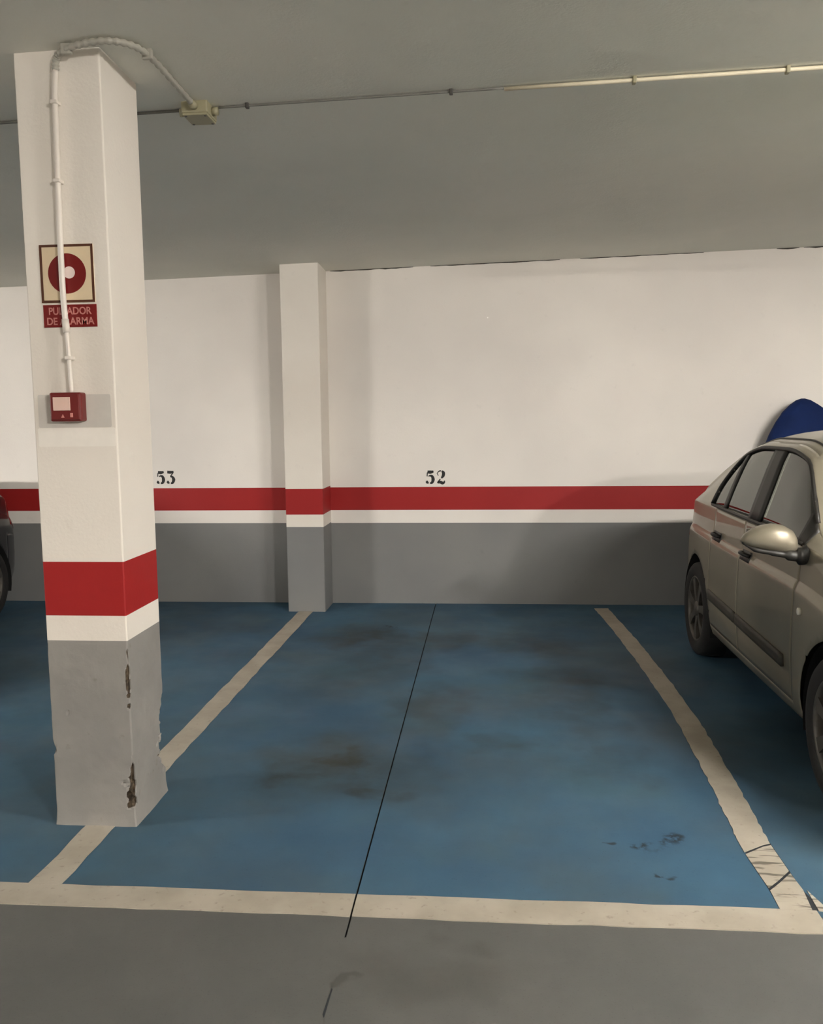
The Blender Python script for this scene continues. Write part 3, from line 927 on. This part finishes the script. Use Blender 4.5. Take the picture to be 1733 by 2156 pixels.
def make_car(name, loc, paint, label, nose_dark):
    root = empty(name, loc)
    tag(root, label, 'car')
    X0 = 0.0
    # ---- classify faces of the body grid
    panels = {}
    nR = len(ROWS)
    base_v = {}
    def snap(s, z):
        for c in (RW, FW):
            d = math.hypot(s - c, z - WZ)
            if d < AR + 0.013:
                return c, d
        return None
    for side in (-1, 1):
        for i in range(len(COLS) - 1):
            sA, sB = COLS[i], COLS[i + 1]
            sm = (sA + sB) / 2
            for j_ in range(nR - 1):
                va, vb = ROWS[j_], ROWS[j_ + 1]
                vm = (va + vb) / 2
                _, _, zm = pt(sm, vm if vm < 0 or va >= 0 else vm, side)
                if vm < 0 and any(math.hypot(sm - c, zm - WZ) < AR for c in (RW, FW)):
                    continue
                if in_window(sm, vm):
                    continue
                gap = any(g[0] <= sA + 1e-6 and sB <= g[1] + 1e-6 for g in GAPS)
                lowdoor = -0.90 < vm < 0
                if gap and lowdoor:
                    continue
                key = 'body_shell'
                if lowdoor and 3.62 < sm < 4.40: key = 'front_door'
                elif lowdoor and 4.40 < sm < 4.96: key = 'rear_door'
                elif vm < 0 and vm < -0.42 and sm < 2.80: key = 'front_bumper'
                elif vm < 0 and vm < -0.42 and sm > 5.64: key = 'rear_bumper'
                elif vm > 2.0 and sm < 3.42 and vm > 0.6: key = 'bonnet'
                elif vm > 3.0 and 3.90 <= sm <= 5.02: key = 'roof'
                elif vm > 0.3 and sm > 5.50: key = 'tailgate'
                kk = key if key not in ('front_door', 'rear_door') else key + ('L' if side < 0 else 'R')
                P = panels.setdefault(kk, ([], [], {}))
                idx = []
                for (ss, vv_) in ((sA, va), (sB, va), (sB, vb), (sA, vb)):
                    kz = (ss, vv_, side if vv_ < 4.999 else 0)
                    if kz not in P[2]:
                        x, y, z = pt(ss, vv_, side)
                        if vv_ < 0:
                            h = snap(y, z)
                            if h:
                                c, d = h
                                k = AR / max(d, 1e-6)
                                y, z = c + (y - c) * k, WZ + (z - WZ) * k
                        P[2][kz] = len(P[0])
                        P[0].append((x, y, z))
                    idx.append(P[2][kz])
                P[1].append(tuple(idx))
    # end caps close the nose and the tail
    for sEnd, bump_ in ((S0, 'front_bumper'), (S1, 'rear_bumper')):
        for i in range(nR - 1):
            va, vb = ROWS[i], ROWS[i + 1]
            P = panels[bump_ if (va + vb) / 2 < -0.42 else 'body_shell']
            idx = []
            for (vv_, sd) in ((va, -1), (vb, -1), (vb, 1), (va, 1)):
                kz = (sEnd, vv_, sd if vv_ < 4.999 else 0)
                if kz not in P[2]:
                    P[2][kz] = len(P[0])
                    P[0].append(pt(sEnd, vv_, sd))
                if P[2][kz] not in idx:
                    idx.append(P[2][kz])
            if len(idx) > 2:
                P[1].append(tuple(idx))
    objs = {}
    for key, (vv, ff, _) in panels.items():
        nm = key.rstrip('LR') if key.startswith(('front_door', 'rear_door')) else key
        o = mesh_obj(nm, vv, ff, paint, root, True)
        md = o.modifiers.new('thickness', 'SOLIDIFY')
        md.thickness = 0.004
        md.offset = -1.0
        objs[key] = o
    # ---- dark inner shell (door trim, underside) so that shut lines and windows look into a cabin
    vv, ff = [], []
    cs = [s for s in np.arange(2.75, 5.72, 0.05)]
    rs = [-0.97, -0.8, -0.6, -0.4, -0.2, -0.03]
    def inner(s, v, side):
        x, y, z = pt(s, v, side)
        x -= side * 0.035
        for c in (RW, FW):
            if math.hypot(y - c, z - WZ) < AR + 0.03:
                x = side * 0.52
        return (x, y, z)
    for s in cs:
        vv += [inner(s, v, -1) for v in rs] + [inner(s, v, 1) for v in rs[::-1]]
    n = 2 * len(rs)
    for i in range(len(cs) - 1):
        for k in range(n - 1):
            ff.append((i * n + k, (i + 1) * n + k, (i + 1) * n + k + 1, i * n + k + 1) if k != len(rs) - 1 else (i * n + k, i * n + k, i * n + k, i * n + k))
        ff.append((i * n, i * n + n - 1, (i + 1) * n + n - 1, (i + 1) * n))
    ff = [f for f in ff if len(set(f)) == 4]
    ff += [tuple(range(n)), tuple(range((len(cs) - 1) * n, len(cs) * n))]
    mesh_obj('cabin_liner', vv, ff, CM['trim'], root)
    # ---- wheel wells
    for c in (RW, FW):
        for side in (-1, 1):
            vv, ff = [], []
            m = 24
            for k in range(m + 1):
                th = math.radians(-18 + 216 * k / m)
                for a in (0.50, 0.800):
                    vv.append((side * a, c + (AR - .002) * math.cos(th), WZ + (AR - .002) * math.sin(th)))
            ff = [(2 * k, 2 * k + 1, 2 * k + 3, 2 * k + 2) for k in range(m)]
            ff.append(tuple(2 * k for k in range(m + 1)))
            mesh_obj('wheel_well', vv, ff, CM['well'], root, False)
    # ---- panes and black frames
    def strip(name, pts_, side, w, o1, o0, mat, parent):
        """moulding along (s, v) points, w: half height in metres approx along v/s"""
        return MB().tube([pt(s, v, side, o1) for s, v in pts_], w, 6).build(name, mat, parent, True)
    def patch(name, f, nu, nv, side, off, mat, parent, th=0.004):
        vv, ff = [], []
        for o_ in (off, off - th):
            for i in range(nu + 1):
                for k in range(nv + 1):
                    s, v = f(i / nu, k / nv)
                    vv.append(pt(s, v, side, o_))
        N = (nu + 1) * (nv + 1)
        g = lambda i, k, l: l * N + i * (nv + 1) + k
        for i in range(nu):
            for k in range(nv):
                ff.append((g(i, k, 0), g(i + 1, k, 0), g(i + 1, k + 1, 0), g(i, k + 1, 0)))
                ff.append((g(i, k, 1), g(i, k + 1, 1), g(i + 1, k + 1, 1), g(i + 1, k, 1)))
        for i in range(nu):
            ff += [(g(i, 0, 0), g(i, 0, 1), g(i + 1, 0, 1), g(i + 1, 0, 0)), (g(i, nv, 0), g(i + 1, nv, 0), g(i + 1, nv, 1), g(i, nv, 1))]
        for k in range(nv):
            ff += [(g(0, k, 0), g(0, k + 1, 0), g(0, k + 1, 1), g(0, k, 1)), (g(nu, k, 0), g(nu, k, 1), g(nu, k + 1, 1), g(nu, k + 1, 0))]
        return mesh_obj(name, vv, ff, mat, parent, True)
    def centre_patch(name, s_of, vA, nu, nv, off, mat, parent):
        """pane across the car centre line"""
        vv, ff = [], []
        vs2 = [(vA + (5 - vA) * k / nv, -1) for k in range(nv + 1)] + [(vA + (5 - vA) * k / nv, 1) for k in range(nv - 1, -1, -1)]
        for i in range(nu + 1):
            for v, sd in vs2:
                vv.append(pt(s_of(i / nu), v, sd, off))
        m = len(vs2)
        for i in range(nu):
            for k in range(m - 1):
                ff.append((i * m + k, (i + 1) * m + k, (i + 1) * m + k + 1, i * m + k + 1))
        o = mesh_obj(name, vv, ff, mat, parent, True)
        md = o.modifiers.new('thickness', 'SOLIDIFY'); md.thickness = 0.004; md.offset = 0
        return o
    centre_patch('windscreen', lambda t: 3.555 + t * 0.36, 3.10, 12, 14, -0.001, CM['glass'], root)
    centre_patch('rear_window', lambda t: 5.005 + t * 0.51, 3.20, 12, 14, -0.001, CM['glass'], root)
    for side in (-1, 1):
        sd = 'L' if side < 0 else 'R'
        fd, rd = objs['front_door' + sd], objs['rear_door' + sd]
        for (a, b), nm, par in zip(SIDE_PANES, ('window_pane', 'window_pane', 'quarter_pane'), (fd, rd, root)):
            patch(nm, lambda u, w, a=a, b=b: (a - .012 + (b - a + .024) * u, V_LO - .05 + (win_top(a - .012 + (b - a + .024) * u) + .05 - V_LO + .05) * w), 14, 8, side, -0.003, CM['glass'], par)
        # pillar blades
        patch('pillar_trim', lambda u, w: (4.210 + .18 * u, V_LO - .02 + (V_HI - V_LO + .04) * w), 4, 8, side, 0.003, CM['frame'], root, 0.012)
        patch('window_divider', lambda u, w: (4.796 + .053 * u, V_LO - .02 + (win_top(4.80) - V_LO + .02) * w), 3, 8, side, 0.003, CM['frame'], root, 0.010)
        # surround: bottom seal, top seal, rear curve
        bot = [(s, V_LO - .03) for s in np.linspace(3.63, 5.07, 40)]
        top = [(s, win_top(s) + .03) for s in list(np.linspace(3.64, 4.78, 30)) + list(np.linspace(4.80, 5.078, 26))] + [(5.08, V_LO)]
        strip('window_seal', bot, side, 0.009, 0.001, 0, CM['frame'], root)
        strip('window_seal', top, side, 0.010, 0.001, 0, CM['frame'], root)
        patch('mirror_sail', lambda u, w: (3.605 + .09 * u, .02 + (2.18 - .02) * w), 5, 5, side, 0.004, CM['frame'], root, 0.01)
        # roof gutter moulding
        strip('roof_moulding', [(s, 3.30) for s in np.linspace(3.86, 5.2, 30)], side, 0.006, 0.000, 0, CM['frame'], root)
        # rub strips
        for a, b, par in ((3.70, 4.390, fd), (4.410, 4.945, rd)):
            def zt(s, dz):
                za, zl = surf_lo(s, 0)[1], surf_lo(s, 1)[1]
                zc = 0.415 + (s - 3.70) * 0.028
                return (zc + dz - za) / (zl - za) - 1
            patch('rub_strip', lambda u, w, a=a, b=b: (a + (b - a) * u, zt(a + (b - a) * u, -.026 + .052 * w)), 16, 3, side, 0.013, CM['rubber'], par, 0.018)
        # door handles
        for s0, par, zc in ((4.245, fd, .770), (4.80, rd, .790)):
            def hz(s, dz):
                za, zl = surf_lo(s, 0)[1], surf_lo(s, 1)[1]
                return (zc + dz - za) / (zl - za) - 1
            patch('handle_recess', lambda u, w: (s0 - .01 + .15 * u, hz(s0, -.03 + .05 * w)), 4, 3, side, 0.0015, CM['frame'], par, 0.006)
            hp = [Vector(pt(s0 + .005 + .12 * k / 8, hz(s0, .0), side, .004 + .026 * math.sin(math.pi * k / 8) ** .5)) for k in range(9)]
            MB().tube(hp, 0.010, 8).build('handle', CM['frame'], par, True)
        # side repeater
        p0 = Vector(pt(3.535, -0.345, side, 0.0)); p1 = Vector(pt(3.535, -0.345, side, 0.010))
        MB().tube([p0, p1, p1 + (p1 - p0) * .25], [0.016, 0.015, 0.007], 14).build('side_repeater', CM['repeater'], root, True)
        # head and tail lamps
        patch('headlamp', lambda u, w: (2.535 + .22 * u, -.20 + .19 * w), 8, 4, side, 0.003, CM['lamp'], root, 0.01)
        patch('tail_lamp', lambda u, w: (5.74 + .15 * u, -.30 + .26 * w), 8, 5, side, 0.003, CM['tail'], root, 0.01)
        # door mirror
        mr = empty('door_mirror', (0, 0, 0), 0, root)
        ax = 0.785
        prof = [  # outward distance from the door, z centre, half height, half depth
            (0.035, .925, .034, .030), (0.05, .935, .048, .042), (0.085, .944, .060, .054), (0.13, .950, .060, .058),
            (0.17, .950, .052, .052), (0.205, .946, .040, .042), (0.232, .941, .024, .026), (0.245, .938, .008, .010)]
        vv, ff = [], []
        n = 20
        for (o_, zc, hz_, hy) in prof:
            for k in range(n):
                th = 2 * math.pi * k / n
                c, s = math.cos(th), math.sin(th)
                y = 3.615 + (hy * .55 if c > 0 else hy * 1.15) * math.copysign(abs(c) ** .8, c) + o_ * .10
                vv.append((side * (ax + o_), y, zc + hz_ * math.copysign(abs(s) ** .85, s) * (1.0 if s > 0 else .92)))
        m = len(prof)
        ff = [(i * n + k, i * n + (k + 1) % n, (i + 1) * n + (k + 1) % n, (i + 1) * n + k) for i in range(m - 1) for k in range(n)]
        ff += [tuple(range(n)), tuple(range((m - 1) * n, m * n))]
        sh_ = mesh_obj('mirror_shell', vv, ff, paint, mr, True)
        gl = MB().bbox(side * (ax + .05) if side > 0 else -(ax + .215), (ax + .215) if side > 0 else -(ax + .05), 3.660, 3.668, .912, .985, .003)
        gl.build('mirror_glass', CM['mirror'], mr)
        lo = [(side * (ax + .24), 3.628, .930), (side * (ax + .20), 3.600, .905), (side * (ax + .13), 3.588, .893), (side * (ax + .07), 3.585, .884), (side * (ax + .03), 3.585, .880), (side * (ax + .005), 3.580, .884), (side * (ax - .015), 3.575, .895)]
        MB().tube(smooth_curve(lo, 4), [0.006] * 4 + [.010] * 4 + [.013] * 4 + [.022] * 4 + [.036] * 4 + [.038] * 5, 12).build('mirror_foot', CM['frame'], mr, True)
        # wheels
        for c in (RW, FW):
            wh = empty('wheel', (side * 0.735, c, WZ), 0, root)
            q = lambda x: side * x
            tyre = [(0.190, q(.070)), (0.205, q(.078)), (0.235, q(.084)), (0.262, q(.080)), (0.278, q(.066)), (0.285, q(.040)), (0.285, q(-.040)), (0.278, q(-.066)), (0.255, q(-.082)), (0.205, q(-.078)), (0.190, q(-.070))]
            MB().lathe_x(tyre, (0, 0, 0), 48, True).build('tyre', CM['tyre'], wh, True)
            rim = [(0.198, q(.066)), (0.200, q(.074)), (0.190, q(.076)), (0.182, q(.060)), (0.178, q(.030)), (0.178, q(-.05)), (0.196, q(-.06))]
            rm = MB().lathe_x(rim, (0, 0, 0), 48).build('rim', CM['rim'], wh, True)
            MB().lathe_x([(0.001, q(.012)), (0.175, q(.020)), (0.178, q(.012)), (0.001, q(.004))], (0, 0, 0), 32).build('brake_disc', CM['well'], wh, True)
            for k in range(7):
                th = 2 * math.pi * k / 7 + .3
                d = Vector((0, math.cos(th), math.sin(th))); t_ = Vector((0, -math.sin(th), math.cos(th)))
                vv = []
                for (r, hw_, x) in ((.035, .022, .066), (.11, .020, .070), (.186, .030, .070)):
                    for sx, dx in ((-1, 0), (1, 0), (1, -.018), (-1, -.018)):
                        v = d * r + t_ * hw_ * sx
                        vv.append((q(x + dx), v.y, v.z))
                ff = []
                for i in range(2):
                    for e in range(4):
                        ff.append((i * 4 + e, i * 4 + (e + 1) % 4, (i + 1) * 4 + (e + 1) % 4, (i + 1) * 4 + e))
                ff += [(0, 1, 2, 3), (8, 9, 10, 11)]
                mesh_obj('spoke', vv, ff, CM['rim'], wh)
            MB().lathe_x([(0.0005, q(.080)), (0.030, q(.078)), (0.046, q(.068)), (0.046, q(.045))], (0, 0, 0), 24).build('hub_cap', CM['rim'], wh, True)
    # ---- nose and tail details
    MB().bbox(-0.30, 0.30, 2.462, 2.50, .50, .565, .008).build('grille', CM['frame'], root)
    MB().bbox(-0.26, 0.26, 2.462, 2.49, .38, .47, .004).build('number_plate', CM['plate'], root)
    MB().bbox(-0.26, 0.26, 5.945, 5.975, .48, .57, .004).build('number_plate', CM['plate'], root)
    # ---- cabin
    for sx in (-1, 1):
        st = empty('front_seat', (sx * 0.36, 4.10, .30), 0, root)
        MB().bbox(-.24, .24, -.36, .18, 0.0, .17, .05, 3).build('seat_cushion', CM['seat'], st, True)
        b = MB().bbox(-.23, .23, .12, .25, .12, .66, .05, 3)
        b.v = [(x, y + max(0, z - .12) * .22, z) for x, y, z in b.v]
        b.build('seat_back', CM['seat'], st, True)
        h = MB().bbox(-.13, .13, .24, .33, .70, .86, .035, 3)
        h.build('headrest', CM['seat'], st, True)
        for hx in (-.05, .05):
            MB().tube([(hx, .28, .62), (hx, .285, .74)], .006, 6).build('headrest_rod', CM['rim'], st, True)
    st = empty('rear_seat', (0, 4.95, .32), 0, root)
    MB().bbox(-.60, .60, -.28, .15, 0.0, .17, .05, 3).build('seat_cushion', CM['seat'], st, True)
    b = MB().bbox(-.60, .60, .10, .22, .12, .58, .05, 3)
    b.v = [(x, y + max(0, z - .12) * .25, z) for x, y, z in b.v]
    b.build('seat_back', CM['seat'], st, True)
    d = MB().bbox(-.70, .70, 3.36, 3.68, .66, .90, .05, 3)
    d.build('dashboard', CM['trim'], root, True)
    ring = [Vector((.36 + .17 * math.cos(2 * math.pi * k / 28), 3.78 - .06 * math.sin(2 * math.pi * k / 28), .84 + .155 * math.sin(2 * math.pi * k / 28))) for k in range(29)]
    sw = MB().tube(ring, .014, 8, False)
    sw.tube([(.36, 3.66, .80), (.36, 3.77, .838)], .03, 10).tube([(.20, 3.775, .84), (.52, 3.775, .84)], .014, 6)
    sw.build('steering_wheel', CM['trim'], root, True)
    return root

def glass_mat():
    n = NT('car_window_glass')
    t = n.t
    t.nodes.remove(n.b)
    gl = t.nodes.new('ShaderNodeBsdfGlossy'); gl.inputs['Roughness'].default_value = 0.03
    gl.inputs['Color'].default_value = (0.95, 0.97, 0.95, 1)
    tr = t.nodes.new('ShaderNodeBsdfTransparent'); tr.inputs['Color'].default_value = (0.74, 0.79, 0.75, 1)
    fr = t.nodes.new('ShaderNodeFresnel'); fr.inputs['IOR'].default_value = 2.0
    mx = t.nodes.new('ShaderNodeMixShader')
    t.links.new(fr.outputs[0], mx.inputs[0]); t.links.new(tr.outputs[0], mx.inputs[1]); t.links.new(gl.outputs[0], mx.inputs[2])
    t.links.new(mx.outputs[0], t.nodes['Material Output'].inputs['Surface'])
    return n.m
def car_paint(name, base, metal, rough):
    n = NT(name)
    c = n.mix(n.remap(n.noise(2.5, 4.0), 0.35, 0.7), tuple(x * .93 for x in base), base)
    return n.fin(c, rough, metal, 0.5, 0.6)
CM = {
    'silver': car_paint('beige_silver_car_paint', rgb(154, 146, 128), 0.45, 0.42),
    'black': car_paint('black_car_paint', rgb(24, 26, 30), 0.2, 0.3),
    'glass': glass_mat(),
    'trim': plain('dark_cabin_trim', rgb(44, 43, 42), 0.7, var=0.1),
    'seat': plain('grey_seat_cloth', rgb(92, 90, 86), 0.9, var=0.1, scale=60),
    'well': plain('wheel_well_black', rgb(20, 19, 18), 0.9, var=0.2),
    'frame': plain('black_window_trim', rgb(36, 34, 31), 0.5, var=0.1),
    'rubber': plain('grey_rub_strip', rgb(70, 66, 58), 0.6, var=0.15),
    'tyre': plain('tyre_rubber', rgb(30, 29, 28), 0.8, var=0.2, scale=30),
    'rim': plain('dusty_wheel_silver', rgb(92, 88, 82), 0.5, 0.5, var=0.1, scale=25),
    'lamp': plain('headlamp_lens', rgb(206, 208, 206), 0.15, var=0.03),
    'tail': plain('tail_lamp_red', rgb(120, 18, 16), 0.2, var=0.05),
    'repeater': plain('side_repeater_clear', rgb(236, 232, 220), 0.2, var=0.02),
    'plate': plain('blank_white_plate', rgb(214, 212, 206), 0.4, var=0.03),
    'mirror': plain('mirror_silver', rgb(220, 220, 220), 0.03, 1.0, var=0.01),
}
make_car('hatchback_car', (2.075, 0.0, 0.0), CM['silver'], 'small beige-silver five-door hatchback parked in the bay on the right', False)
make_car('hatchback_car', (-4.42, 0.60, 0.0), CM['black'], 'black car cut off by the left edge of the picture', True)


# ================================================================== BLUE BUNDLE BEHIND THE CAR
def blue_bundle():
    root = empty('covered_bundle', (2.285, 6.50, 0))
    tag(root, 'tall blue fabric-covered bundle standing against the wall behind the silver car', 'bundle')
    zs = [0.0, 0.02, 0.10, 0.35, 0.70, 1.0, 1.18, 1.30, 1.40, 1.47, 1.525, 1.555, 1.567]
    hl = [0.24, 0.27, 0.30, 0.33, 0.335, 0.32, 0.28, 0.235, 0.185, 0.140, 0.085, 0.045, 0.012]   # half widths left of the peak
    hr = [0.24, 0.27, 0.31, 0.36, 0.385, 0.37, 0.34, 0.295, 0.240, 0.175, 0.100, 0.050, 0.012]
    dp = [0.10, 0.115, 0.13, 0.14, 0.14, 0.135, 0.125, 0.115, 0.10, 0.085, 0.06, 0.035, 0.010]
    zz = np.linspace(0, 12, 61)
    n = 40
    vv = []
    for t in zz:
        z, a, b, d = (np.interp(t, range(13), q) for q in (zs, hl, hr, dp))
        for k in range(n):
            th = 2 * math.pi * k / n
            c, s = math.cos(th), math.sin(th)
            w = b if c > 0 else a
            e = 0.75
            x = w * math.copysign(abs(c) ** e, c)
            y = d * math.copysign(abs(s) ** e, s)
            f = 1 + 0.03 * math.sin(5 * th + z * 7) + 0.02 * math.sin(9 * th - z * 11)
            vv.append((x * f, y * f + 0.02 * z, z))
    m = len(zz)
    ff = [(i * n + k, i * n + (k + 1) % n, (i + 1) * n + (k + 1) % n, (i + 1) * n + k) for i in range(m - 1) for k in range(n)]
    ff += [tuple(range(n))[::-1], tuple(range((m - 1) * n, m * n))]
    mesh_obj('cover', vv, ff, M['blue_cloth'], root, True)
    for z in (0.45, 0.95):
        a = np.interp(z, zs, hl) * 1.04; b = np.interp(z, zs, hr) * 1.04; d = np.interp(z, zs, dp) * 1.06
        pts = []
        for k in range(41):
            th = 2 * math.pi * k / 40
            c, s = math.cos(th), math.sin(th)
            pts.append(((b if c > 0 else a) * math.copysign(abs(c) ** .75, c), d * math.copysign(abs(s) ** .75, s) + 0.02 * z, z + 0.01 * math.sin(3 * th)))
        MB().tube(pts, 0.006, 6, False).build('tie_cord', M['blue_cord'], root, True)
blue_bundle()
